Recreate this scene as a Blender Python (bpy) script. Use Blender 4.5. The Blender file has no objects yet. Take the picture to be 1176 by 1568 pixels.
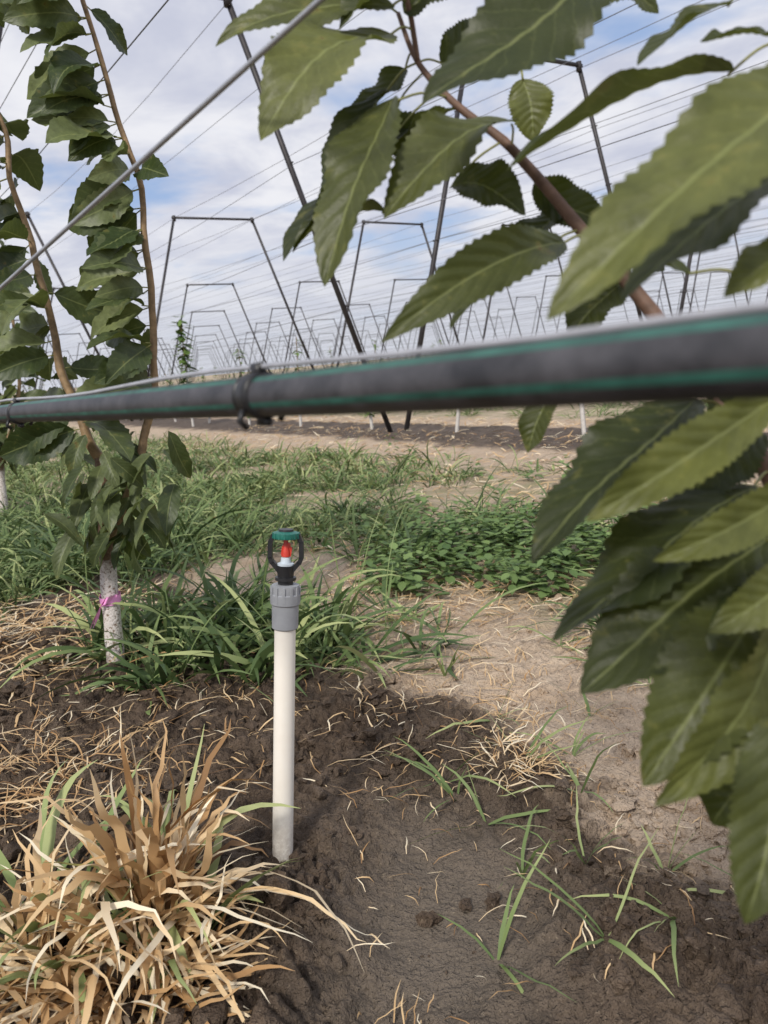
import bpy, math, random
import numpy as np
from mathutils import Vector, Matrix, noise
random.seed(7); rng=np.random.default_rng(7)
V=Vector
scene=bpy.context.scene
scene.view_settings.view_transform='Standard'; scene.view_settings.look='None'; scene.view_settings.exposure=0
col=scene.collection
def link(o,parent=None):
    col.objects.link(o)
    if parent is not None: o.parent=parent
    return o
def empty(name):
    return link(bpy.data.objects.new(name,None))
# ---------------------------------------------------------------- camera
cam=link(bpy.data.objects.new("camera",bpy.data.cameras.new("camera")))
cam.location=(0,0,.7); cam.rotation_euler=(1.375,.091,-.018)
cd=cam.data; cd.sensor_fit='VERTICAL'; cd.sensor_height=36; cd.lens=27.18; cd.clip_end=9000; cd.clip_start=.01
cd.dof.use_dof=True; cd.dof.focus_distance=1.2; cd.dof.aperture_fstop=9.5
scene.camera=cam
# ---------------------------------------------------------------- node helpers
class NT:
    def __init__(s,name):
        s.m=bpy.data.materials.new(name); s.m.use_nodes=True; s.t=s.m.node_tree; s.b=s.t.nodes['Principled BSDF']
        s.out=s.t.nodes['Material Output']
    def n(s,ty,**k):
        x=s.t.nodes.new(ty)
        for a,b in k.items(): setattr(x,a,b)
        return x
    def l(s,a,b): s.t.links.new(a,b)
    def val(s,sock,v):
        if hasattr(v,'is_output'): s.l(v,sock)
        else: sock.default_value=v
    def math(s,op,a,b=0.,c=None,clamp=False):
        x=s.n('ShaderNodeMath',operation=op,use_clamp=clamp); s.val(x.inputs[0],a); s.val(x.inputs[1],b)
        if c is not None: s.val(x.inputs[2],c)
        return x.outputs[0]
    def mix(s,f,a,b,blend='MIX'):
        x=s.n('ShaderNodeMix',data_type='RGBA',blend_type=blend); s.val(x.inputs[0],f)
        for i,v in ((6,a),(7,b)):
            if isinstance(v,tuple): v=(*v,1) if len(v)==3 else v
            s.val(x.inputs[i],v)
        return x.outputs[2]
    def noise(s,scale,detail=4,rough=.6,vec=None,dist=0):
        x=s.n('ShaderNodeTexNoise'); x.inputs['Scale'].default_value=scale; x.inputs['Detail'].default_value=detail
        x.inputs['Roughness'].default_value=rough; x.inputs['Distortion'].default_value=dist
        if vec is None: vec=s.coord()
        s.l(vec,x.inputs['Vector']); return x.outputs['Fac']
    def coord(s,k='Object'):
        return s.n('ShaderNodeTexCoord').outputs[k]
    def ramp(s,f,lo,hi):
        x=s.n('ShaderNodeMapRange'); x.inputs['From Min'].default_value=lo; x.inputs['From Max'].default_value=hi
        s.val(x.inputs['Value'],f); return x.outputs[0]
    def attr(s,name):
        return s.n('ShaderNodeAttribute',attribute_name=name).outputs['Fac']
    def bump(s,h,strength,dist,prev=None):
        x=s.n('ShaderNodeBump'); x.inputs['Strength'].default_value=strength; x.inputs['Distance'].default_value=dist
        s.l(h,x.inputs['Height'])
        if prev is not None: s.l(prev,x.inputs['Normal'])
        return x.outputs[0]
    def done(s,color=None,rough=None,normal=None,spec=None,metal=None):
        I=s.b.inputs
        if color is not None: s.val(I['Base Color'],(*color,1) if isinstance(color,tuple) else color)
        if rough is not None: s.val(I['Roughness'],rough)
        if normal is not None: s.l(normal,I['Normal'])
        if spec is not None: I['Specular IOR Level'].default_value=spec
        if metal is not None: I['Metallic'].default_value=metal
        return s.m
def simple(name,c,rough=.5,spec=.5,metal=0,var=.15,scale=60,bump=0):
    t=NT(name); nz=t.noise(scale,3,.6)
    k=t.ramp(nz,.3,.7)
    cc=t.mix(k,tuple(v*(1-var) for v in c),tuple(min(1,v*(1+var)) for v in c))
    nn=t.bump(nz,.4,bump) if bump else None
    return t.done(cc,rough,nn,spec,metal)
def translucent(t,color,amount,normal=None):
    tr=t.n('ShaderNodeBsdfTranslucent'); t.val(tr.inputs[0],color)
    mx=t.n('ShaderNodeMixShader'); mx.inputs[0].default_value=amount
    t.l(t.b.outputs[0],mx.inputs[1]); t.l(tr.outputs[0],mx.inputs[2]); t.l(mx.outputs[0],t.out.inputs[0])
# soil
def soil_mat():
    t=NT("soil"); wet=t.attr("wet"); weed=t.attr("weed"); pit=t.attr("pit"); co=t.coord()
    n2=t.noise(24,4,.7,co); n3=t.noise(190,3,.75,co); n4=t.noise(6,3,.65,co)
    dark=t.mix(t.ramp(n2,.33,.68),(.044,.030,.021),(.140,.098,.067))
    dark=t.mix(t.math('MULTIPLY',t.ramp(n4,.45,.65),.7),dark,(.160,.118,.085))
    dark=t.mix(t.math('MULTIPLY',pit,.8),dark,(.180,.148,.115))
    tan=t.mix(t.ramp(n2,.3,.7),(.44,.33,.235),(.66,.53,.40))
    tan=t.mix(t.math('MULTIPLY',t.ramp(n4,.48,.68),.5),tan,(.50,.35,.22))
    w=t.math('ADD',wet,t.math('MULTIPLY',t.math('SUBTRACT',n2,.5),1.1)); w=t.math('ADD',w,t.math('MULTIPLY',t.math('SUBTRACT',n4,.5),.7)); w=t.ramp(w,.25,.75)
    c=t.mix(w,tan,dark)
    g=t.mix(t.ramp(n3,.3,.7),(.08,.12,.04),(.20,.27,.10))
    gm=t.math('MULTIPLY',weed,t.ramp(n4,.40,.62),clamp=True)
    c=t.mix(t.math('MULTIPLY',gm,.5),c,g)
    c=t.mix(t.math('MULTIPLY',t.ramp(n3,.60,.76),.45),c,(.50,.40,.28))
    c=t.mix(t.math('MULTIPLY',t.ramp(n3,.42,.28),.45),c,t.mix(.5,c,(.03,.02,.014)))
    b=t.bump(n2,.9,.03); b=t.bump(n3,.8,.008,b)
    rough=t.math('SUBTRACT',.95,t.math('MULTIPLY',w,.3))
    return t.done(c,rough,b,.25)
M_soil=soil_mat()
def blade_mat(name,stops,trans=.15,rough=.55):
    t=NT(name); a=t.attr("tint"); r=t.n('ShaderNodeValToRGB'); t.l(a,r.inputs[0])
    e=r.color_ramp.elements
    while len(e)<len(stops): e.new(.5)
    for i,(p,c) in enumerate(stops): e[i].position=p; e[i].color=(*c,1)
    c=r.outputs[0]
    t.done(c,rough,None,.35); translucent(t,c,trans); return t.m
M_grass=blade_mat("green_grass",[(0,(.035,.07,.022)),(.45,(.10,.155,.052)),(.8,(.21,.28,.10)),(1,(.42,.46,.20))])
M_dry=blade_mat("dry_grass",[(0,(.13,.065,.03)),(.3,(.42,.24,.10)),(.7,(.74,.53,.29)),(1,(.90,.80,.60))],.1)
M_broad=blade_mat("weed_leaf",[(0,(.07,.13,.04)),(1,(.24,.34,.12))],.2)
def leaf_mat(name,c0,c1,back,trans=.22,latk=.30):
    t=NT(name); uv=t.n('ShaderNodeUVMap').outputs[0]; sp=t.n('ShaderNodeSeparateXYZ'); t.l(uv,sp.inputs[0])
    u,v=sp.outputs[0],sp.outputs[1]; av=t.math('ABSOLUTE',t.math('SUBTRACT',t.math('MULTIPLY',v,2),1))
    mid=t.math('SUBTRACT',1,t.ramp(av,.015,.06),clamp=True)
    co=t.coord(); nz=t.noise(42,4,.7,co)
    wob=t.math('MULTIPLY',t.math('SUBTRACT',nz,.5),1.3)
    ph=t.math('FRACT',t.math('ADD',t.math('SUBTRACT',t.math('MULTIPLY',u,9),t.math('MULTIPLY',av,1.9)),wob))
    lat=t.math('SUBTRACT',1,t.ramp(t.math('ABSOLUTE',t.math('SUBTRACT',ph,.5)),.0,.07),clamp=True)
    vein=t.math('MAXIMUM',t.math('MULTIPLY',mid,.8),t.math('MULTIPLY',lat,latk))
    n2=t.noise(300,2,.6,co)
    tint=t.attr("tint")
    c=t.mix(tint,c0,c1)
    c=t.mix(t.ramp(nz,.33,.62),t.mix(.45,c,(.012,.018,.004)),c)
    c=t.mix(t.math('MULTIPLY',t.ramp(nz,.60,.70),.45),c,(.24,.22,.06))
    c=t.mix(t.math('MULTIPLY',t.ramp(nz,.69,.73),.8),c,(.12,.06,.025))
    c=t.mix(vein,c,t.mix(.45,c,(.38,.42,.16)))
    geo=t.n('ShaderNodeNewGeometry'); bk=t.mix(vein,t.mix(.5,c,back),(.28,.31,.13))
    c2=t.mix(geo.outputs['Backfacing'],c,bk)
    hh=t.math('ADD',t.math('MULTIPLY',n2,.35),t.math('ABSOLUTE',t.math('SUBTRACT',ph,.5)))
    b=t.bump(hh,.5,.0012)
    rg=t.math('ADD',t.math('MULTIPLY',geo.outputs['Backfacing'],.3),.45)
    t.done(c2,rg,b,.35); translucent(t,t.mix(.5,c2,(.24,.30,.03)),trans); return t.m
M_leaf=leaf_mat("cherry_leaf",(.024,.034,.008),(.155,.168,.045),(.13,.15,.06),.22,.20)
M_leaf2=leaf_mat("cherry_leaf_far",(.030,.052,.016),(.20,.235,.095),(.14,.18,.08),.18,.24)
# ---------------------------------------------------------------- mesh helpers
def make_mesh(name,verts,quads,mats,attrs=None,smooth=True,parent=None,matidx=None,uvs=None):
    verts=np.asarray(verts,dtype=np.float32).reshape(-1,3); quads=np.asarray(quads,dtype=np.int32)
    k=quads.shape[1]; me=bpy.data.meshes.new(name)
    me.vertices.add(len(verts)); me.vertices.foreach_set('co',verts.ravel())
    me.loops.add(quads.size); me.loops.foreach_set('vertex_index',quads.ravel())
    me.polygons.add(len(quads)); me.polygons.foreach_set('loop_start',np.arange(0,quads.size,k,dtype=np.int32))
    me.polygons.foreach_set('loop_total',np.full(len(quads),k,dtype=np.int32))
    me.polygons.foreach_set('use_smooth',np.full(len(quads),smooth))
    if matidx is not None: me.polygons.foreach_set('material_index',np.asarray(matidx,dtype=np.int32))
    me.update(calc_edges=True); me.validate()
    for m in (mats if isinstance(mats,(list,tuple)) else [mats]): me.materials.append(m)
    if attrs:
        for a,v in attrs.items():
            at=me.attributes.new(a,'FLOAT','POINT'); at.data.foreach_set('value',np.asarray(v,dtype=np.float32).ravel())
    if uvs is not None:
        l=me.uv_layers.new(name="UVMap"); l.data.foreach_set('uv',np.asarray(uvs,dtype=np.float32)[quads.ravel()].ravel())
    return link(bpy.data.objects.new(name,me),parent)
class Acc:
    def __init__(s): s.v=[];s.f=[];s.m=[];s.a=[];s.uv=[];s.n=0
    def add(s,v,f,mi=0,tint=None,uv=None):
        v=np.asarray(v,dtype=float).reshape(-1,3); f=np.asarray(f,dtype=int)
        s.v.append(v); s.f.append(f+s.n); s.m.append(np.full(len(f),mi)); s.n+=len(v)
        s.a.append(np.full(len(v),0.5) if tint is None else (np.full(len(v),tint) if np.isscalar(tint) else np.asarray(tint)))
        s.uv.append(np.zeros((len(v),2)) if uv is None else uv)
    def obj(s,name,mats,parent=None,smooth=True):
        return make_mesh(name,np.vstack(s.v),np.vstack(s.f),mats,{'tint':np.concatenate(s.a)},smooth,parent,np.concatenate(s.m),np.vstack(s.uv))
def smoothpts(pts,sub=4):
    pts=[V(p) for p in pts]
    if len(pts)<3: return pts
    o=[]
    for i in range(len(pts)-1):
        p0=pts[max(i-1,0)];p1=pts[i];p2=pts[i+1];p3=pts[min(i+2,len(pts)-1)]
        for k in range(sub):
            t=k/sub; o.append(.5*((2*p1)+(p2-p0)*t+(2*p0-5*p1+4*p2-p3)*t*t+(3*p1-p0-3*p2+p3)*t**3))
    o.append(pts[-1]); return o
def tube(pts,rad,n=8,cap=True,wob=0):
    pts=[V(p) for p in pts]; m=len(pts)
    if np.isscalar(rad): rad=[rad]*m
    elif len(rad)!=m: rad=list(np.interp(np.linspace(0,1,m),np.linspace(0,1,len(rad)),rad))
    vs=[];ref=V((.013,.02,1)).normalized()
    t0=(pts[1]-pts[0]).normalized()
    if abs(t0.dot(ref))>.9: ref=V((1,.01,0))
    up=(ref-t0*ref.dot(t0)).normalized()
    for i in range(m):
        t=(pts[min(i+1,m-1)]-pts[max(i-1,0)]).normalized()
        up=(up-t*up.dot(t)).normalized(); sd=t.cross(up)
        for k in range(n):
            a=2*math.pi*k/n; r=rad[i]*(1+wob*(random.random()-.5))
            vs.append(pts[i]+(up*math.cos(a)+sd*math.sin(a))*r)
    fs=[(i*n+k,i*n+(k+1)%n,(i+1)*n+(k+1)%n,(i+1)*n+k) for i in range(m-1) for k in range(n)]
    if cap:
        for i,flip in ((0,True),(m-1,False)):
            c=len(vs); vs.append(pts[i])
            for k in range(0,n,2):
                a,b,d=i*n+k,i*n+(k+1)%n,i*n+(k+2)%n
                fs.append((c,d,b,a) if flip else (c,a,b,d))
    return [tuple(v) for v in vs],fs
def box(a,b,w,t,side):
    a=V(a);b=V(b);d=(b-a).normalized();s=(V(side)-d*V(side).dot(d)).normalized();n=d.cross(s)
    vs=[p+s*i*w/2+n*j*t/2 for p in (a,b) for i,j in ((-1,-1),(1,-1),(1,1),(-1,1))]
    return [tuple(v) for v in vs],[(0,3,2,1),(4,5,6,7),(0,1,5,4),(1,2,6,5),(2,3,7,6),(3,0,4,7)]
# ---------------------------------------------------------------- ground
def sstep(a,b,x): 
    t=np.clip((x-a)/(b-a),0,1); return t*t*(3-2*t)
def fields(x,y):
    return x*.83+y*.557, -x*.557+y*.83
def fr(x,y,sc,o=3): return noise.fractal(V((x*sc,y*sc,3.1)),.9,2.1,o)
def wetf(x,y):
    s,t=fields(x,y); s+=.13*fr(x,y,2.6,4)
    rel=(s-.30+2)%4-2
    w=1-sstep(.38,.70,abs(rel)) if s>2 else 1-sstep(.40,.68,s-.30)
    if s<-.9: w=0.6
    return float(w)
def pitf(x,y): return math.exp(-(((x-.03-.05*fr(x,y,5,2))/.15)**2+((y-.86)/.27)**2)**1.5)
def height(x,y):
    r=math.hypot(x,y)
    if r>25: return .05*fr(x,y,.05,2)
    w=wetf(x,y)
    h=.010*fr(x,y,1.5,2)
    pit=pitf(x,y)
    if r<7:
        sm=1-.85*pit; h+=w*sm*.022*fr(x,y,8,3)
        if r<3:
            q=V((x,y,.0))+V((noise.noise(V((x*14,y*14,5))),noise.noise(V((x*14,y*14,9))),0))*.03
            d=noise.voronoi(q*21)[0]; d2=noise.voronoi(q*52+V((7,3,1)))[0]
            msk=max(0,min(1,.6+1.8*noise.noise(V((x*5,y*5,2)))))
            c=min(1,(d[1]-d[0])*2.4); c2=min(1,(d2[1]-d2[0])*2.0)
            h+=w*sm*(msk*.034*c*(.35+.9*abs(noise.noise(q*23)))+.011*c2*(.4+msk)+.010*fr(x,y,70,3))
            h+=(1-w)*(.008*fr(x,y,16,3)+.009*msk*c+.003*c2)
    return h+w*.018-.035*pit
def axis(lo,hi,st,g,far_lo,far_hi):
    mid=list(np.arange(lo,hi,st)); a=[];x=lo;s=st
    while x>far_lo: s*=g; x-=s; a.append(x)
    b=[];x=mid[-1];s=st
    while x<far_hi: s*=g; x+=s; b.append(x)
    return np.array(a[::-1]+mid+b)
xs=axis(-.70,.70,.0043,1.045,-3500,3500); ys=axis(.66,1.6,.0043,1.045,-60,3500)
gv=np.zeros((len(ys),len(xs),3)); wet=np.zeros((len(ys),len(xs))); pitm=np.zeros_like(wet)
for j,y in enumerate(ys):
    for i,x in enumerate(xs):
        if y>.3 and abs(x)<.75*y+.6:
            gv[j,i]=(x,y,height(x,y)); wet[j,i]=wetf(x,y)
            if y<2: pitm[j,i]=pitf(x,y)
        else: gv[j,i]=(x,y,0); wet[j,i]=wetf(x,y) if abs(x)<50 and abs(y)<80 else .3
S=gv[...,0]*.83+gv[...,1]*.557
rel=(S-.3)%4
weed=sstep(.9,1.3,rel)*(1-sstep(2.5,3.1,rel)); weed=np.where(np.hypot(gv[...,0],gv[...,1])>25,.75,weed)
nx=len(xs); J,I=np.meshgrid(np.arange(len(ys)-1),np.arange(nx-1),indexing='ij')
q=np.stack([J*nx+I,J*nx+I+1,(J+1)*nx+I+1,(J+1)*nx+I],-1).reshape(-1,4)
make_mesh("ground",gv,q,M_soil,{'wet':wet,'weed':weed,'pit':pitm})
H=np.vectorize(height)
import bmesh
bm=bmesh.new(); bmesh.ops.create_icosphere(bm,subdivisions=2,radius=1); iv=np.array([v.co[:] for v in bm.verts]); it=np.array([[v.index for v in f.verts] for f in bm.faces]); bm.free()
cv=[];cf=[];k=0
for _ in range(6200):
    y=rng.uniform(.7,2.1); x=rng.uniform(-.7*y,.6*y)
    dry=_>=5700
    if dry: x=rng.normal(.47,.09); y=rng.normal(1.0,.11)
    elif wetf(x,y)<.3 and rng.random()>.2: continue
    if pitf(x,y)>.35 and rng.random()<.93: continue
    if not dry and noise.noise(V((x*5,y*5,8)))<-.12: continue
    r=.0018+.0165*rng.random()**4.5; off=V(rng.uniform(0,50,3))
    if dry: r=.003+.015*rng.random()**3
    d=np.array([1+.75*noise.noise(V(p)*1.1+off)+.5*noise.noise(V(p)*2.7+off) for p in iv])
    sc=rng.uniform(.6,1.3,3); sc[2]*=.75
    p=iv*d[:,None]*r*sc+np.array([x,y,height(x,y)+r*.2])
    cv.append(p);cf.append(it+k);k+=len(iv)
cvv=np.vstack(cv)
cw=np.array([wetf(*c.mean(0)[:2]) for c in cv]).repeat(len(iv))
make_mesh("soil_clods",cvv,np.vstack(cf),M_soil,{'wet':cw,'weed':np.zeros(len(cvv)),'pit':np.zeros(len(cvv))},smooth=False)
# ---------------------------------------------------------------- blades
def blades(x,y,az,L,W,el,bend,tint,K=5,tw=None,zoff=0.0,zb=None,flo=True,wiga=.35,kink=0.):
    n=len(x); x=np.asarray(x,float); 
    zb=H(x,y) if zb is None else zb
    p=np.stack([x,y,zb-.004+zoff],-1); out=np.zeros((n,K+1,2,3))
    if tw is None: tw=rng.uniform(-.9,.9,n)
    prof=np.interp(np.arange(K+1)/K,[0,.25,.6,.85,1],[.55,1,.85,.45,.04])
    wig=rng.uniform(-wiga,wiga,n); kk=rng.normal(0,1,(n,K+1))*kink; ka=rng.normal(0,1,(n,K+1))*kink; tws=rng.uniform(-1,1,n)*kink*4
    for k in range(K+1):
        th=el-bend*(k/K)**1.3+kk[:,k]; a=az+wig*(k/K)*2+ka[:,k]; tk=tw+tws*k/K
        wd=np.stack([-np.sin(a)*np.cos(tk)-np.sin(th)*np.cos(a)*np.sin(tk),np.cos(a)*np.cos(tk)-np.sin(th)*np.sin(a)*np.sin(tk),np.cos(th)*np.sin(tk)],-1)
        out[:,k,0]=p+wd*(W*prof[k]/2)[:,None]; out[:,k,1]=p-wd*(W*prof[k]/2)[:,None]
        p=p+(L/K)[:,None]*np.stack([np.cos(th)*np.cos(a),np.cos(th)*np.sin(a),np.sin(th)],-1)
        if flo: p[:,2]=np.maximum(p[:,2],zb+.004+zoff)
    idx=np.arange(n*(K+1)*2).reshape(n,K+1,2)
    f=np.stack([idx[:,:-1,0],idx[:,:-1,1],idx[:,1:,1],idx[:,1:,0]],-1).reshape(-1,4)
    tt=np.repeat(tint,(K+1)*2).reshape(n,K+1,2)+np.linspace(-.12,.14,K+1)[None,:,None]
    return out.reshape(-1,3),f,np.clip(tt,0,1).ravel()
def tufts(acc,cx,cy,nb,spread,L,W,el=(.5,1.4),bend=(.6,1.9),tint=(.2,.8),K=5):
    cx=np.asarray(cx,float);cy=np.asarray(cy,float); m=len(cx)
    L=np.broadcast_to(L,(m,)); W=np.broadcast_to(W,(m,)); z0=H(cx,cy)
    r=lambda a:np.repeat(a,nb)
    a=rng.uniform(0,2*np.pi,m*nb); rr=rng.uniform(0,1,m*nb)*r(np.broadcast_to(spread,(m,)))
    v,f,t=blades(r(cx)+np.cos(a)*rr,r(cy)+np.sin(a)*rr,a+rng.normal(0,.5,m*nb),r(L)*rng.uniform(.5,1.15,m*nb),r(W)*rng.uniform(.6,1.2,m*nb),
        rng.uniform(*el,m*nb),rng.uniform(*bend,m*nb),np.clip(rng.uniform(*tint,m*nb)+r(rng.uniform(-.2,.2,m)),0,1),K,zb=r(z0))
    acc.add(v,f,0,t)
g=Acc(); X=[];Y=[]
while len(X)<3300:
    y=1.3+12*rng.random()**1.5; x=rng.uniform(-.66*y-.3,.62*y+.2); s,t=fields(x,y); rl=(s-.30)%4
    d=sstep(1.0,1.35,rl)*(1-sstep(2.3,3.0,rl)) if s>.3 else 0
    if t>2.5 and .0<s<1.5: d=max(d,.9*sstep(2.5,3.2,t))
    if t>4 and s<0: d=.5
    nz=fr(x,y,1.5,4)
    d*=float(sstep(-.05,.40,nz+ (.30 if x<.1 else -.06)))
    if s>2.3: d*=.6
    if rng.random()<d: X.append(x);Y.append(y)
X=np.array(X);Y=np.array(Y); near=Y<4.5
tufts(g,X[near],Y[near],11,.06,rng.uniform(.09,.27,near.sum()),rng.uniform(.005,.011,near.sum()),tint=(.15,.95),el=(.25,1.25))
tufts(g,X[~near],Y[~near],8,.10,rng.uniform(.10,.24,(~near).sum()),rng.uniform(.008,.014,(~near).sum()),tint=(.3,1),K=3,el=(.3,1.2))
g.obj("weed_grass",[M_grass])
g=Acc()
m=64; a=rng.uniform(0,6.28,m); r=np.sqrt(rng.random(m))
tufts(g,-.45+.34*r*np.cos(a),1.86+.27*r*np.sin(a),11,.05,rng.uniform(.16,.34,m),rng.uniform(.009,.017,m),el=(.3,1.35),bend=(.6,1.9),tint=(.1,.95),K=7)
m=18
tufts(g,rng.uniform(-.2,.15,m),rng.uniform(1.6,2.1,m),7,.06,rng.uniform(.12,.28,m),rng.uniform(.008,.013,m),el=(.15,.9),bend=(.3,1.3),tint=(.3,.95),K=7)
m=50
tufts(g,rng.uniform(-1.7,-.75,m),rng.uniform(2.5,3.4,m),12,.05,rng.uniform(.2,.4,m),rng.uniform(.009,.016,m),el=(.4,1.3),bend=(.8,2.0),tint=(.15,.95),K=7)
tufts(g,[-.66,-.62,-.55],[1.86,1.84,1.8],9,.03,.18,.009,tint=(.2,.9))
m=26
v,f,t=blades(rng.uniform(-.8,.1,m),rng.uniform(1.7,2.2,m),rng.uniform(0,6.28,m),rng.uniform(.32,.48,m),rng.uniform(.0022,.0035,m),rng.uniform(1.25,1.5,m),rng.uniform(.4,1.2,m),rng.uniform(.6,1,m),9,kink=.03); g.add(v,f,0,t)
g.obj("tall_grass_clump",[M_grass])
g=Acc()
sh=[(.073,1.112),(.141,.928),(.2575,1.063),(.084,.794),(.208,.769),(.652,1.609),(.317,.877),(.30,.80),(.42,.80),(.17,1.32),(.50,1.45),(.35,1.35),(.11,1.05),(.22,.90),(.28,1.2),(.45,1.55),(.58,1.8),(.38,1.7),(.10,1.6),(.06,1.16),(.19,1.17)]
for (x,y) in sh:
    k=5; a=rng.uniform(0,6.28,k)
    v,f,t=blades(np.full(k,x),np.full(k,y),a,rng.uniform(.07,.18,k),rng.uniform(.003,.0065,k),rng.uniform(.3,1.1,k),rng.uniform(.2,1.3,k),rng.uniform(.6,1,k),8,zb=np.full(k,height(x,y)),wiga=.15,kink=.07)
    g.add(v,f,0,t)
g.obj("grass_shoots",[M_grass])
g=Acc(); 
def small_leaf(acc,p,az,L,W,el,tint):
    d=V((math.cos(az)*math.cos(el),math.sin(az)*math.cos(el),math.sin(el))); s=V((-math.sin(az),math.cos(az),0)); n=s.cross(d)*-1
    rows=[];U=[0,.15,.4,.7,1];PR=[.10,.7,1,.72,.05]
    for u,pr in zip(U,PR):
        c=p+d*L*u-V((0,0,.15*L*u*u))
        for v in (-1,0,1): rows.append(tuple(c+s*v*W/2*pr+n*(-.15*W*(1-abs(v)))))
    f=[(i*3+k,i*3+k+1,(i+1)*3+k+1,(i+1)*3+k) for i in range(4) for k in range(2)]
    acc.add(rows,f,0,tint)
for _ in range(170):
    if _<105:
        a=rng.uniform(0,6.28);r=math.sqrt(rng.random()); x=.38+.48*r*math.cos(a); y=2.5+.42*r*math.sin(a)
    else:
        y=rng.uniform(2.2,6); x=rng.uniform(-.1*y,.6*y); s,t=fields(x,y)
        if not 1.3<s<3.2: continue
    hgt=rng.uniform(.05,.17); z=height(x,y); tl=V((rng.uniform(-.5,.5),rng.uniform(-.5,.5),1))
    az=rng.uniform(0,6.28); tb=rng.uniform(0,.5)
    for k in range(14):
        h=hgt*(.1+.9*k/13); az+=2.4; q0=V((x,y,z))+tl*h
        q0+=V((math.cos(az),math.sin(az),.3))*.02
        small_leaf(g,q0,az,rng.uniform(.035,.06)*(1.15-.5*k/13),rng.uniform(.024,.038)*(1.1-.4*k/13),rng.uniform(-.3,.6),float(tb+rng.uniform(0,.5)))
g.obj("broadleaf_weeds",[M_broad])
g=Acc()
def ring(cx,cy,n,sp,L,W,el,bend,tint,K=9,azr=(0,6.28),kink=.16):
    a=rng.uniform(*azr,n); rr=sp*np.sqrt(rng.random(n))
    v,f,t=blades(cx+np.cos(a)*rr,cy+np.sin(a)*rr,a+rng.normal(0,.5,n),rng.uniform(*L,n),rng.uniform(*W,n),rng.uniform(*el,n),rng.uniform(*bend,n),rng.uniform(*tint,n),K,zb=np.full(n,height(cx,cy)),wiga=.6,kink=kink)
    g.add(v,f,0,t)
ring(-.34,.89,50,.04,(.14,.29),(.008,.016),(1.15,1.57),(.1,2.6),(.05,.9),10,kink=.26)
ring(-.36,.86,120,.06,(.10,.22),(.004,.011),(.5,1.3),(.6,2.6),(.15,1))
ring(-.36,.80,110,.08,(.08,.20),(.004,.008),(.1,1.0),(.4,1.8),(.2,1),azr=(3.0,6.4))
ring(-.46,.79,85,.07,(.08,.24),(.004,.013),(.3,1.4),(.6,2.4),(.2,1))
ring(-.32,.75,100,.06,(.08,.17),(.004,.008),(.1,1.0),(.4,1.6),(.15,1))
ring(-.32,.88,8,.03,(.24,.33),(.005,.009),(.6,.95),(1.4,2.1),(.6,1),12,(-1.2,.3),.10)
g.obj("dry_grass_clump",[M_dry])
g=Acc()
ring(-.33,.90,14,.05,(.14,.27),(.008,.014),(.7,1.5),(.6,2.2),(.8,1),kink=.06)
ring(-.50,.90,18,.06,(.14,.28),(.012,.022),(.4,1.2),(.5,1.7),(.7,1),kink=.05)
ring(-.30,.83,10,.04,(.10,.2),(.008,.013),(.5,1.2),(.6,1.8),(.75,1),kink=.06)
ring(-.42,.82,8,.05,(.14,.22),(.009,.016),(.7,1.3),(.6,1.8),(.75,1),kink=.06)
g.obj("green_grass_clump",[M_grass])
g=Acc()
def litter(n,fx,fy,L,W,tint=(.3,1)):
    x=np.asarray(fx(n));y=np.asarray(fy(n))
    v,f,t=blades(x,y,rng.uniform(0,6.28,n),rng.uniform(*L,n),rng.uniform(*W,n),rng.uniform(-.05,.35,n),rng.uniform(0,.9,n),rng.uniform(*tint,n),5,tw=rng.uniform(-.5,.5,n),zoff=.007,kink=.14)
    g.add(v,f,0,t)
u=lambda a,b:(lambda n:rng.uniform(a,b,n)); nr=lambda a,b:(lambda n:rng.normal(a,b,n))
litter(1000,nr(-1.0,.25),nr(2.05,.25),(.05,.16),(.002,.006))
litter(360,nr(-.66,.12),nr(1.25,.14),(.04,.12),(.0015,.0035),(.05,.8))
litter(560,u(-.8,.3),u(1.1,1.7),(.02,.10),(.001,.0035))
litter(280,u(-.1,.55),u(.7,1.4),(.012,.06),(.0008,.0024),(.1,1))
litter(110,nr(.184,.03),nr(1.15,.03),(.03,.08),(.0015,.003))
litter(600,u(-.1,.9),u(1.35,2.3),(.02,.09),(.0012,.003))
litter(700,u(-.3,.6),u(1.9,2.6),(.03,.12),(.002,.004))
def strip(n,s0,s1,t0,t1,L,W):
    s=rng.uniform(s0,s1,n); t=t0+(t1-t0)*rng.random(n)**1.3
    x=s*.83-t*.557; y=s*.557+t*.83
    litter(n,lambda n:x,lambda n:y,L,W)
strip(3000,2.5,4.3,-1,9,(.05,.16),(.004,.009))
strip(1400,4.6,5.4,-1,10,(.06,.18),(.005,.01))
strip(2600,1.2,3.0,.6,8,(.04,.14),(.003,.006))
g.obj("straw_litter",[M_dry])
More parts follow.
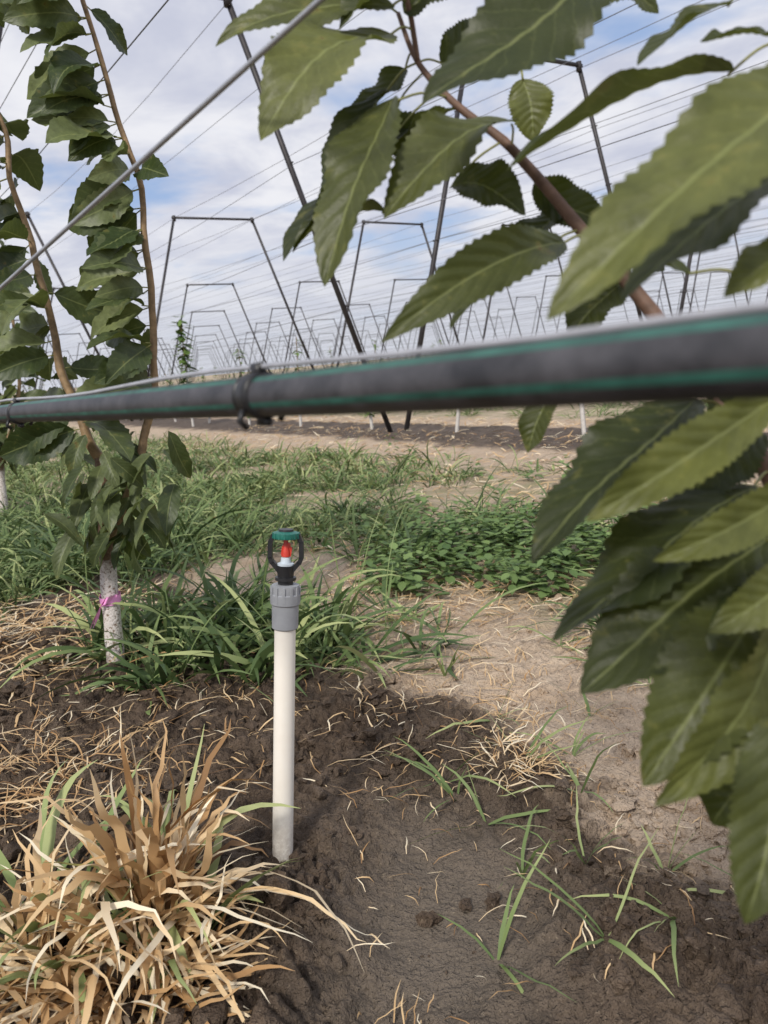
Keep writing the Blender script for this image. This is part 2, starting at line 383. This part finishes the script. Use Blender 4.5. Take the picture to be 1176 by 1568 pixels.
# ---------------------------------------------------------------- leaves
def leaf(acc,base,tip,w,nref=(0,-.75,.65),roll=0,arch=.08,fold=.25,tint=.5,NU=22,NV=8,und=.07,mi=0,curl=0.):
    base=V(base);tip=V(tip);a=tip-base;L=a.length;d=a.normalized()
    n=V(nref);n=(n-d*n.dot(d)).normalized(); n=Matrix.Rotation(roll,3,d)@n; s=n.cross(d)
    t=np.linspace(0,1,NU+1); v=np.linspace(-1,1,NV+1)
    pr=np.clip(np.sin(np.pi*t**.88),0,1)**.62*(1-.45*t**9)
    T,VV=np.meshgrid(t,v,indexing='ij'); P=np.interp(T,t,pr)
    saw=1+(.05+.04*np.array([random.random() for _ in range(NU+1)])[:,None])*np.where(np.arange(NU+1)%2==0,1,-.6)[:,None]*(np.abs(VV)>.99)
    ph=random.uniform(0,6.28); p2=random.uniform(0,6.28)
    xx=VV*P*saw*w/2
    zz=np.abs(VV)*P*w/2*fold + und*w*np.sin(T*9+ph+(VV>0)*1.7)*VV**2*P + .012*w*np.cos((T*9-np.abs(VV)*1.9)*2*np.pi)*P*(1-np.abs(VV)**4) - curl*(VV**2)*w*P
    zz+= .05*w*np.sin(T*5+ph*2)*P + .05*w*np.sin(T*19+p2)*np.abs(VV)**3*P
    xx*=1-.15*fold
    al=arch*L*4*T*(1-T)
    bend=random.uniform(-.06,.06)*L*np.sin(np.pi*T)
    tws=random.uniform(-.35,.35)*(T-.3)
    zz2=zz*np.cos(tws)+xx*np.sin(tws); xx=xx*np.cos(tws)-zz*np.sin(tws); zz=zz2
    B=np.array(base);A=np.array(a);nn=np.array(n);ss=np.array(s)
    pts=B+T[...,None]*A+(zz+al)[...,None]*nn+(xx+bend)[...,None]*ss
    m=NV+1; J,I=np.meshgrid(np.arange(NU),np.arange(NV),indexing='ij')
    f=np.stack([J*m+I,J*m+I+1,(J+1)*m+I+1,(J+1)*m+I],-1).reshape(-1,4)
    f=f[:,::-1]
    acc.add(pts.reshape(-1,3),f,mi,tint,np.stack([T,(VV+1)/2],-1).reshape(-1,2))
M_bark=simple("young_bark",(.17,.10,.07),.6,.3,var=.35,scale=80,bump=.002)
M_greenbark=simple("green_shoot_bark",(.27,.18,.095),.55,.3,var=.35,scale=60,bump=.001)
M_pet=simple("petiole",(.26,.26,.09),.5,.3)
tree=empty("cherry_tree")
BR=[(.043,.608,.939),(.0526,.590,.900),(.0757,.573,.865),(.103,.557,.836),(.124,.540,.8036),(.144,.524,.770),(.167,.506,.734),(.195,.475,.679),(.216,.445,.632),(.2255,.429,.603),(.27,.38,.45),(.33,.32,.2),(.36,.28,-.02)]
bs=smoothpts(BR,5)
v,f=tube(bs,[.0016,.0020,.0026,.0031,.0036,.0042,.0046,.005,.0054,.006,.009,.015,.019],10,wob=.1)
a=Acc(); a.add(v,f)
B2=[(.27,.38,.45),(.235,.355,.52),(.222,.345,.60),(.225,.350,.70),(.24,.38,.80),(.27,.43,.92),(.29,.47,1.1)]
b2=smoothpts(B2,5); v,f=tube(b2,[.006,.005,.0045,.004,.0035,.003,.002],10,wob=.1); a.add(v,f)
B3=[(.0526,.590,.900),(.050,.585,.925),(.046,.58,.955),(.05,.58,1.02),(.06,.59,1.12)]
b3=smoothpts(B3,5); v,f=tube(b3,[.002,.0018,.0014],8); a.add(v,f)
a.obj("branch",[M_bark],tree)
LV=[ # base, tip, width, roll, arch, fold, tint
((.035,.572,.913),(-.054,.506,.836),.056,.0,.10,.18,.95),
((.030,.542,.864),(-.023,.480,.745),.048,.4,.06,.30,.42),
((.039,.576,.931),(-.081,.551,.907),.038,-.2,.08,.3,.6),
((.163,.498,.915),(.041,.454,.833),.060,-.1,.05,.15,.14),
((.108,.538,.842),(.016,.485,.781),.048,.2,.10,.25,.55),
((.129,.608,.889),(.132,.599,.844),.032,.2,.05,.2,.95),
((.212,.455,.835),(.079,.425,.789),.032,.9,.06,.5,.12),
((.200,.330,.800),(.065,.287,.708),.046,.2,.06,.25,.85),
((.205,.350,.765),(.102,.319,.713),.042,.5,.06,.2,.22),
((.213,.462,.871),(.152,.435,.836),.026,.6,.05,.3,.25),
((.225,.436,.843),(.185,.436,.845),.022,.5,.05,.3,.2),
((.125,.491,.759),(.0067,.430,.7084),.032,-.5,.12,.35,.35),
((.117,.511,.757),(.0506,.482,.7133),.042,.9,.08,.3,.12),
((.0648,.552,.809),(.109,.526,.782),.036,.2,.15,.4,.25),
((.0245,.579,.844),(-.052,.545,.770),.046,.7,.05,.3,.03),
((.027,.604,.866),(.069,.576,.829),.036,.6,.05,.3,.12),
((.0207,.610,.950),(-.057,.591,.902),.034,.5,.05,.3,.2),
((.078,.594,.869),(.029,.579,.844),.034,.8,.05,.3,.1),
((.175,.315,.735),(.139,.308,.711),.020,.2,.05,.3,.9),
((.155,.556,.932),(.207,.550,.902),.034,.4,.05,.3,.3),
((.055,.559,.949),(0,.551,.910),.040,.7,.05,.3,.35),
((.170,.413,.728),(.118,.417,.746),.034,.5,.05,.3,.2),
((.045,.585,.93),(.10,.57,.955),.036,.3,.05,.3,.1),
((.048,.585,.94),(.00,.60,.985),.036,.3,.05,.3,.15),
((.07,.60,.90),(.12,.60,.93),.034,.3,.05,.3,.08),
((.045,.60,.90),(.005,.60,.86),.036,.3,.05,.3,.08),
((.03,.59,.885),(-.02,.58,.80),.040,.5,.08,.35,.05),
((.02,.57,.80),(-.045,.545,.775),.030,.5,.15,.5,.3),
((.12,.55,.805),(.165,.54,.775),.030,.6,.08,.3,.12),
((.15,.53,.765),(.20,.53,.74),.034,.4,.08,.3,.15),
((.14,.55,.79),(.10,.55,.745),.034,.4,.08,.3,.08),
((.16,.52,.75),(.215,.50,.775),.036,.2,.08,.3,.45),
((.17,.52,.735),(.13,.51,.700),.034,.2,.08,.3,.15),
((.174,.421,.663),(.070,.367,.595),.054,.5,.06,.2,.05),
((.175,.340,.667),(.085,.321,.624),.026,-.3,.06,.5,.95),
((.203,.411,.614),(.076,.359,.556),.052,.6,.06,.2,.06),
((.198,.386,.592),(.083,.335,.539),.058,.4,.05,.2,.15),
((.182,.353,.576),(.102,.308,.506),.050,.0,.06,.2,.45),
((.173,.331,.568),(.103,.297,.503),.034,-.5,.06,.3,.85),
((.159,.304,.537),(.129,.270,.465),.034,.3,.06,.3,.40),
((.115,.504,.669),(.096,.496,.632),.022,.3,.05,.3,.3),
((.185,.330,.597),(.133,.311,.573),.024,-.3,.05,.4,.95),
((.190,.335,.632),(.112,.318,.605),.022,-.4,.05,.5,.95),
((.173,.330,.511),(.146,.340,.462),.036,.4,.05,.3,.10),
((.23,.44,.70),(.20,.46,.64),.038,.4,.05,.3,.1),
((.235,.41,.56),(.19,.42,.50),.045,.4,.05,.3,.06),
((.215,.43,.64),(.16,.42,.60),.045,.4,.05,.3,.06),
]
a=Acc(); pa=Acc(); allb=bs+b2+b3
for i,(b,t,w,ro,ar,fo,ti) in enumerate(LV):
    leaf(a,b,t,w,roll=ro,arch=ar,fold=fo,tint=ti,NU=44,NV=12,und=.10)
    b=V(b); c=min(allb,key=lambda p:(p-b).length)
    if (b-c).length>.055: c=b+(b-V(t)).normalized()*.03+V((0,.0,.006))
    m=(b+c)/2+V((0,0,.003)); v,f=tube(smoothpts([c,m,b+(V(t)-b)*.03],4),.0008,6); pa.add(v,f)
a.obj("leaves",[M_leaf],tree); pa.obj("petioles",[M_pet],tree)
def bark_white():
    t=NT("painted_trunk"); g=t.n('ShaderNodeNewGeometry'); sp=t.n('ShaderNodeSeparateXYZ'); t.l(g.outputs['Position'],sp.inputs[0])
    nz=t.noise(45,5,.7); n2=t.noise(160,4,.7)
    k=t.math('ADD',sp.outputs[2],t.math('MULTIPLY',t.math('SUBTRACT',nz,.5),.14))
    lim=t.ramp(k,.30,.265)
    white=t.math('MULTIPLY',lim,t.ramp(n2,.38,.48))
    white=t.math('MULTIPLY',white,t.ramp(k,.03,.07))
    bark=t.mix(t.ramp(nz,.3,.7),(.12,.075,.05),(.27,.18,.12))
    c=t.mix(white,bark,(.72,.66,.62)); return t.done(c,.75,t.bump(n2,.8,.006),.2)
M_white=bark_white()
def orch_tree(name,off,leads,trunk,seed,lowc,nlow=40,white=M_white):
    random.seed(seed); e=empty(name); off=V(off)
    a=Acc(); v,f=tube([p+off for p in smoothpts(trunk,5)],[.022,.021,.019,.019],12,wob=.12); a.add(v,f); 
    a.obj("trunk",[white],e)
    a=Acc(); la=Acc(); pe=Acc()
    for pts,r0,azc,azs,start in leads:
        sp=[p+off for p in smoothpts(pts,6)]
        sp=[p+V((noise.noise(p*9),noise.noise(p*9+V((5,5,5))),0))*.014 for p in sp]
        v,f=tube(sp,[r0,r0*.8,r0*.62,r0*.5,r0*.4,r0*.3],9,wob=.18); a.add(v,f)
        acc=0
        for i in range(1,len(sp)):
            acc+=(sp[i]-sp[i-1]).length
            while acc>.021:
                acc-=.021
                if sp[i].z<start: continue
                az=azc+random.uniform(-azs,azs)*(1 if random.random()<.75 else 2.6)
                dr=random.uniform(-.5,.2); L=random.uniform(.11,.18)
                d=V((math.cos(az),math.sin(az),dr)).normalized(); b=sp[i]+d*.022
                tp=b+d*L+V((0,0,-.025)); 
                leaf(la,b,tp,L*random.uniform(.46,.58),nref=(random.uniform(-.3,.3),-.8,.5),roll=random.uniform(-.7,.7),arch=random.uniform(.05,.16),fold=random.uniform(.15,.5),tint=random.choice([random.uniform(0,.4),random.uniform(.3,1)]),NU=20,NV=6)
                v,f=tube([sp[i],b+d*.005],.0015,5); pe.add(v,f)
    for k in range(nlow):
        c=V(lowc)+off+V((random.gauss(0,.065),random.gauss(0,.06),random.uniform(-.04,.20)))
        az=random.uniform(0,6.28); L=random.uniform(.09,.14)
        d=V((math.cos(az)*.5,math.sin(az)*.5,random.uniform(-1.1,-.3))).normalized()
        leaf(la,c,c+d*L,L*random.uniform(.28,.4),nref=(math.cos(az)*.4,-.6,.6),roll=random.uniform(-.6,.6),arch=.08,fold=.35,tint=random.uniform(0,.65),NU=12,NV=6)
    a.obj("leaders",[M_greenbark],e); la.obj("leaves",[M_leaf2],e); pe.obj("petioles",[M_pet],e)
    return e
trunk=[(-.676,1.749,-.03),(-.668,1.765,.14),(-.663,1.781,.274),(-.643,1.815,.532)]
TL=[(-.643,1.815,.52),(-.688,1.821,.629),(-.724,1.857,.812),(-.755,1.881,1.036),(-.780,1.901,1.240),(-.793,1.914,1.355),(-.81,1.93,1.7)]
TR=[(-.650,1.79,.34),(-.627,1.772,.384),(-.553,1.80,.526),(-.513,1.83,.673),(-.488,1.856,.908),(-.492,1.887,1.170),(-.529,1.907,1.372),(-.562,1.925,1.568),(-.60,1.95,1.8)]
t1=orch_tree("cherry_tree",(0,0,0),[(TL,.013,math.pi,1.5,.60),(TR,.014,math.pi*1.08,.9,.62)],trunk,11,(-.61,1.77,.40),54)
orch_tree("cherry_tree",(-1.43,2.5,0),[(TL,.014,math.pi,2,.4),(TR,.015,math.pi,2,.4)],trunk,21,(-.60,1.77,.36),30)
M_pink=simple("pink_ribbon",(.92,.36,.70),.45,.4,var=.12)
a=Acc(); c=V((-.666,1.773,.204))
rp=[c+V((math.cos(t)*.0245,math.sin(t)*.0245,.004*math.sin(t))) for t in np.linspace(0,2*math.pi,17)]
vs=[];
for p in rp: vs+= [tuple(p+V((0,0,.009))),tuple(p-V((0,0,.009)))]
a.add(vs,[(2*i,2*i+1,2*i+3,2*i+2) for i in range(16)])
for ex,w,dz in ((-.045,.026,-.055),(-.032,.026,-.045),(.024,.018,.012)):
    vs=[]
    for t in np.linspace(0,1,7):
        p=c+V((-.006+ex*t,-.026-.008*math.sin(t*5),dz*t-.01*t*t)); 
        vs+=[tuple(p+V((.35*w,.1*w*math.sin(t*9),.5*w))),tuple(p-V((.35*w,0,.5*w)))]
    a.add(vs,[(2*i,2*i+1,2*i+3,2*i+2) for i in range(6)])
a.obj("pink_ribbon",[M_pink],t1)
# ---------------------------------------------------------------- young trees of the other rows
a=Acc(); random.seed(5)
def sapling(x,y,hh,nl,sc):
    p=V((x,y,-.02)); top=p+V((random.uniform(-.12,.12),random.uniform(-.05,.05),hh))
    v,f=tube([p,p+(top-p)*.5,p+(top-p)*.55],[.018,.017,.016],5,False); a.add(v,f,1)
    v,f=tube([p+(top-p)*.5,top],[.010,.005],5,False); a.add(v,f,2)
    for i in range(nl):
        q=p+(top-p)*random.uniform(.35,1.02); az=random.uniform(0,6.28); L=random.uniform(.07,.13)*sc
        d=V((math.cos(az),math.sin(az),random.uniform(-.7,.3))).normalized(); sd=d.cross(V((0,0,1))).normalized()*L*.22
        m=q+d*L*.5
        a.add([tuple(q),tuple(m+sd),tuple(q+d*L),tuple(m-sd)],[(0,1,2,3)],0,random.random())
for k in range(-5,14):
    t=-6
    while t<75:
        t+=1.4+random.uniform(-.1,.1)+(0 if t<30 else .8); s=.3+4*k
        if k==0 and t<7: continue
        x=s*.83-t*.557; y=s*.557+t*.83
        if y<2 or abs(x)>.62*y+3: continue
        hh=random.choice([.35,.45,.55,.8,1.05]) 
        sapling(x,y,hh,int(22+hh*22) if y<25 else int(12+hh*10),1 if y<25 else 1.6)
sapling(-2.55,10.9,1.5,150,1.7); sapling(-2.2,13.5,1.1,70,1.4)
t=blade_mat("sapling_leaf",[(0,(.05,.10,.025)),(1,(.20,.30,.08))],.2)
a.obj("distant_orchard_rows",[t,simple("white_trunk_paint",(.6,.57,.53),.8),M_greenbark])
# ---------------------------------------------------------------- trellis
M_steel=simple("dark_steel_tube",(.040,.036,.038),.5,.5,metal=.3,var=.3,scale=20)
a=Acc(); n3=V((.83,.557,0)); z=V((0,0,3.5)); R0=.024
for p,q,r in ((V((0,0,0))-n3*1.2-V((0,0,.1)),z,R0),(z+n3*1.54,n3*2.74-V((0,0,.1)),R0),(z-n3*.04,z+n3*1.58,R0*.9)):
    v,f=tube([p,q],r,10); a.add(v,f)
for p in (z,z+n3*1.54):
    v,f=tube([p-V((0,0,.06)),p+V((0,0,.035))],R0*1.25,10); a.add(v,f)
for k in range(2,6):
    h=k/6
    for p in (-n3*1.2*(1-h)+z*h,n3*2.74*(1-h)+(z+n3*1.54)*h):
        v,f=tube([p-V((-.557,.83,0))*.04,p+V((-.557,.83,0))*.04],.008,6); a.add(v,f)
fr0=a.obj("trellis_frame",[M_steel]); first=True
d3=V((-.557,.83,0))
for i in range(-5,12):
    for j in range(-2,10):
        b=V((-3.22,14.6,0))+n3*4*i+d3*(8*j if j<0 else 10*j)
        if b.y<3.5 or abs(b.x)>.75*b.y+5: continue
        if first: o=fr0; first=False
        else: o=link(bpy.data.objects.new("trellis_frame",fr0.data))
        o.location=b; o.rotation_euler=(random.uniform(-.01,.01),random.uniform(-.012,.012),random.uniform(-.02,.02))
M_wire=simple("galvanised_wire",(.20,.20,.22),.4,.5,metal=.5,var=.2)
a=Acc()
for i in range(-4,9):
    for sgn in (0,1):
        for k in range(2,7):
            h=k/6.; off=(-n3*1.2*(1-h)+z*h) if sgn==0 else (n3*2.74*(1-h)+(z+n3*1.54)*h)
            pts=[]
            j0=-1 if (k<3 and i in (-1,0)) else -2
            for j in range(j0,8):
                b=V((-3.22,14.6,0))+n3*4*i+d3*(8*j if j<0 else 10*j)+off
                pts.append(b)
                if j<7:
                    st=4 if j<0 else 5; sg=random.uniform(.03,.12)
                    pts.append(b+d3*(st*.5)-V((0,0,sg*.7))); pts.append(b+d3*st-V((0,0,sg))); pts.append(b+d3*(st*1.5)-V((0,0,sg*.7)))
            v,f=tube(pts,.0026 if k<6 else .0034,4,False); a.add(v,f)
a.obj("trellis_wires",[M_wire])
# ---------------------------------------------------------------- drip hose
def hose_mat():
    t=NT("black_polyethylene"); n1=t.noise(40,4,.7); n2=t.noise(400,3,.6)
    c=t.mix(t.ramp(n1,.35,.75),(.020,.020,.023),(.085,.082,.090)); return t.done(c,t.math('ADD',.38,t.math('MULTIPLY',n1,.25)),t.bump(n2,.25,.0005),.5)
M_hose=hose_mat(); M_stripe=simple("green_stripe",(.03,.11,.085),.45,.4,var=.4)
h0=V((-.408,.857,.6785)); hd=V((.498,-.680,.0137))
hp=[h0+hd*t+V((0,0,.002*math.sin(t*7)*min(1,abs(t-.5)))) for t in np.linspace(-6,1.7,120)]
nseg=48; v,f=tube(hp,.0098,nseg)
mi=[]
for fc in f:
    if len(fc)==4 and fc[0]<120*nseg:
        k=fc[0]%nseg; mi.append(1 if k in (3,4,5,14,15,27,28,39,40) else 0)
    else: mi.append(0)
make_mesh("drip_hose",v,f,[M_hose,M_stripe],None,True,None,mi)
M_blk=simple("black_plastic",(.018,.018,.02),.4,.5,var=.3)
wo=V((0,0,.0125))
wpts=[h0+hd*t+wo+V((0,0,.0018*math.sin(t*11+1))) for t in np.linspace(-6,1.7,90)]
v,f=tube(wpts,.0013,10)
w=Acc(); w.add(v,f); w.obj("hose_support_wire",[simple("bright_wire",(.50,.50,.53),.35,.5,metal=.4)])
for tt in (.712,.106):
    e=Acc(); c=h0+hd*tt; ax=hd.normalized()
    v,f=tube([c-ax*.0055,c-ax*.005,c+ax*.005,c+ax*.0055],[.0102,.0112,.0112,.0102],24); e.add(v,f)
    v,f=tube([c-ax*.010,c-ax*.0075],.0106,20); e.add(v,f)
    up=V((0,0,1)); sd=ax.cross(up)
    for s1,hgt in ((up,.0145),(-up,.0135)):
        v,f=box(c+s1*.009+ax*.001,c+s1*hgt+ax*.001,.007,.005,ax); e.add(v,f)
        v,f=tube([c+s1*(hgt-.001)-ax*.004,c+s1*(hgt-.001)+ax*.006],.0020,8); e.add(v,f)
    v,f=tube([c+sd*.010-up*.006,c+sd*.0125-up*.011,c+sd*.009-up*.0145],.0016,8); e.add(v,f)
    v,f=tube([c-sd*.010-up*.004,c-sd*.0125-up*.008,c-sd*.009-up*.013],.0016,8); e.add(v,f)
    e.obj("hose_clip",[M_blk])
tw0=V((-.327,.732,.794)); tw1=V((-.0085,.444,.884))
v,f=tube([tw0-(tw1-tw0)*1.2,tw0,tw1,tw1+(tw1-tw0)*2],.0017,10)
w=Acc(); w.add(v,f); w.obj("diagonal_tie_wire",[simple("zinc_wire",(.42,.43,.46),.35,.5,metal=.5)])
# ---------------------------------------------------------------- sprinkler on riser
sp=empty("micro_sprinkler"); b0=V((-.193,1.0,0)); tp=V((-.135,1.033,.4865)); ax=(tp-b0).normalized()
xa=(V((1,0,0))-ax*ax.x).normalized(); ya=ax.cross(xa)
sp.location=b0; sp.rotation_euler=Matrix((xa,ya,ax)).transposed().to_euler()
def lathe(prof,n=32): return tube([(0,0,z) for r,z in prof],[r for r,z in prof],n)
def pvc():
    t=NT("white_pvc"); nz=t.noise(18,4,.6); n2=t.noise(120,4,.7); s_=t.n('ShaderNodeSeparateXYZ'); t.l(t.coord(),s_.inputs[0])
    c=t.mix(t.ramp(nz,.3,.75),(.90,.86,.78),(.84,.78,.69))
    dirt=t.math('MULTIPLY',t.ramp(s_.outputs[2],.10,.0),t.ramp(n2,.35,.6)); c=t.mix(t.math('MULTIPLY',dirt,.6),c,(.30,.22,.15))
    return t.done(c,.4,None,.4)
def part(name,lst,mat,smooth=True):
    a=Acc()
    for v,f in lst: a.add(v,f)
    o=a.obj(name,[mat],sp,smooth)
    m=o.modifiers.new("edge","EDGE_SPLIT"); m.split_angle=math.radians(40)
    return o
part("pvc_riser",[lathe([(.0148,-.04),(.0148,.1),(.0147,.362)],36)],pvc())
M_gr=simple("grey_plastic",(.32,.33,.35),.5,.4,var=.08)
cp=[lathe([(.0155,.350),(.0182,.352),(.0185,.384),(.0205,.386),(.0205,.399),(.0190,.4005),(.0190,.412),(.012,.413)],36)]
for k in range(12):
    t=k*math.pi/6; cp.append(box((math.cos(t)*.0193,math.sin(t)*.0193,.389),(math.cos(t)*.0193,math.sin(t)*.0193,.4105),.003,.0036,(math.cos(t),math.sin(t),0)))
part("coupler",cp,M_gr)
bl=[lathe([(.0105,.410),(.0105,.418),(.0145,.419),(.0145,.423),(.011,.4235),(.012,.434),(.0125,.438),(.009,.4395)],28)]
path=[(.008,.432),(.0185,.443),(.0215,.450),(.0210,.472),(.0165,.4815)]
for s1 in (-1,1):
    for (x0,z0),(x1,z1) in zip(path[:-1],path[1:]):
        bl.append(box((s1*x0,0,z0-.0008),(s1*x1,0,z1+.0008),.011,.0060,(0,1,0)))
bl.append(lathe([(.005,.486),(.0105,.4862),(.010,.4895),(.004,.490)],20))
part("bridge_frame",bl,M_blk)
M_teal=simple("green_cap",(.015,.15,.115),.4,.5,var=.15)
cpz=[lathe([(.012,.4765),(.0180,.477),(.0188,.4795),(.0180,.4845),(.0125,.4865),(.004,.487)],32)]
for k in range(16):
    t=k*math.pi/8; cpz.append(box((math.cos(t)*.0183,math.sin(t)*.0183,.4775),(math.cos(t)*.0176,math.sin(t)*.0176,.4848),.0025,.002,(math.cos(t),math.sin(t),0)))
part("cap",cpz,M_teal)
part("nozzle",[lathe([(.009,.438),(.0115,.4395),(.0115,.442),(.0075,.443),(.0065,.450),(.0045,.451)],24)],simple("pale_nozzle",(.55,.62,.68),.4))
M_red=simple("red_spinner",(.62,.05,.03),.35,.5,var=.1)
part("spinner",[lathe([(.0035,.450),(.0062,.452),(.0058,.460),(.0040,.464),(.0030,.475)],20),box((0,0,.453),(.002,0,.466),.014,.0035,(1,0,.3)),box((-.003,0,.466),(.006,0,.4685),.006,.006,(0,1,0))],M_red)
# ---------------------------------------------------------------- sky + light
w=bpy.data.worlds.new("sky"); scene.world=w; w.use_nodes=True; nt=w.node_tree; bg=nt.nodes['Background']; bg.inputs[1].default_value=.105
EL=math.radians(44); 
sun_dir=V((-.35,-.75,0)).normalized()*math.cos(EL)+V((0,0,math.sin(EL)))
sk=nt.nodes.new('ShaderNodeTexSky'); sk.sky_type='NISHITA'; sk.sun_disc=False; sk.sun_elevation=EL; sk.sun_rotation=math.atan2(sun_dir.x,sun_dir.y)
L=nt.links.new
tc=nt.nodes.new('ShaderNodeTexCoord'); sx=nt.nodes.new('ShaderNodeSeparateXYZ'); L(tc.outputs['Generated'],sx.inputs[0])
def mt(op,a,b=0.,cl=False):
    x=nt.nodes.new('ShaderNodeMath'); x.operation=op; x.use_clamp=cl
    for i,v in enumerate((a,b)):
        if hasattr(v,'is_output'): L(v,x.inputs[i])
        else: x.inputs[i].default_value=v
    return x.outputs[0]
zz=mt('ADD',mt('MAXIMUM',sx.outputs[2],0.),.16)
cx=nt.nodes.new('ShaderNodeCombineXYZ'); L(mt('DIVIDE',sx.outputs[0],zz),cx.inputs[0]); L(mt('DIVIDE',sx.outputs[1],zz),cx.inputs[1])
def nz(sc,det,ro,dist,off):
    mp=nt.nodes.new('ShaderNodeMapping'); mp.inputs['Location'].default_value=off; L(cx.outputs[0],mp.inputs[0])
    x=nt.nodes.new('ShaderNodeTexNoise'); x.inputs['Scale'].default_value=sc; x.inputs['Detail'].default_value=det; x.inputs['Roughness'].default_value=ro; x.inputs['Distortion'].default_value=dist
    L(mp.outputs[0],x.inputs[0]); return x.outputs[0]
def mr(v,a,b,c=0.,d=1.):
    x=nt.nodes.new('ShaderNodeMapRange'); x.interpolation_type='SMOOTHSTEP'; L(v,x.inputs[0]); x.inputs[1].default_value=a;x.inputs[2].default_value=b;x.inputs[3].default_value=c;x.inputs[4].default_value=d; return x.outputs[0]
def mx(f,a,b):
    x=nt.nodes.new('ShaderNodeMix'); x.data_type='RGBA'
    for i,v in ((0,f),(6,a),(7,b)):
        if hasattr(v,'is_output'): L(v,x.inputs[i])
        else: x.inputs[i].default_value=v if not isinstance(v,tuple) else (*v,1)
    return x.outputs[2]
cover=mr(nz(1.3,5,.55,.2,(3.1,1.7,0)),.33,.49)
shade=mr(nz(2.2,5,.58,.3,(7.3,2.2,0)),.33,.66)
cloud=mx(shade,(5.5,5.75,6.9),(8.2,8.25,8.7))
blue=mx(.65,sk.outputs[0],(3.8,5.1,8.0))
c=mx(cover,blue,cloud)
hz=mr(sx.outputs[2],.0,.2)
c=mx(hz,(6.3,6.5,7.2),c)
L(c,bg.inputs[0])
sl=bpy.data.lights.new("sun",'SUN'); sl.energy=2.9; sl.angle=math.radians(10); sl.color=(1,.95,.87)
so=link(bpy.data.objects.new("sun",sl)); so.rotation_euler=sun_dir.to_track_quat('Z','Y').to_euler()
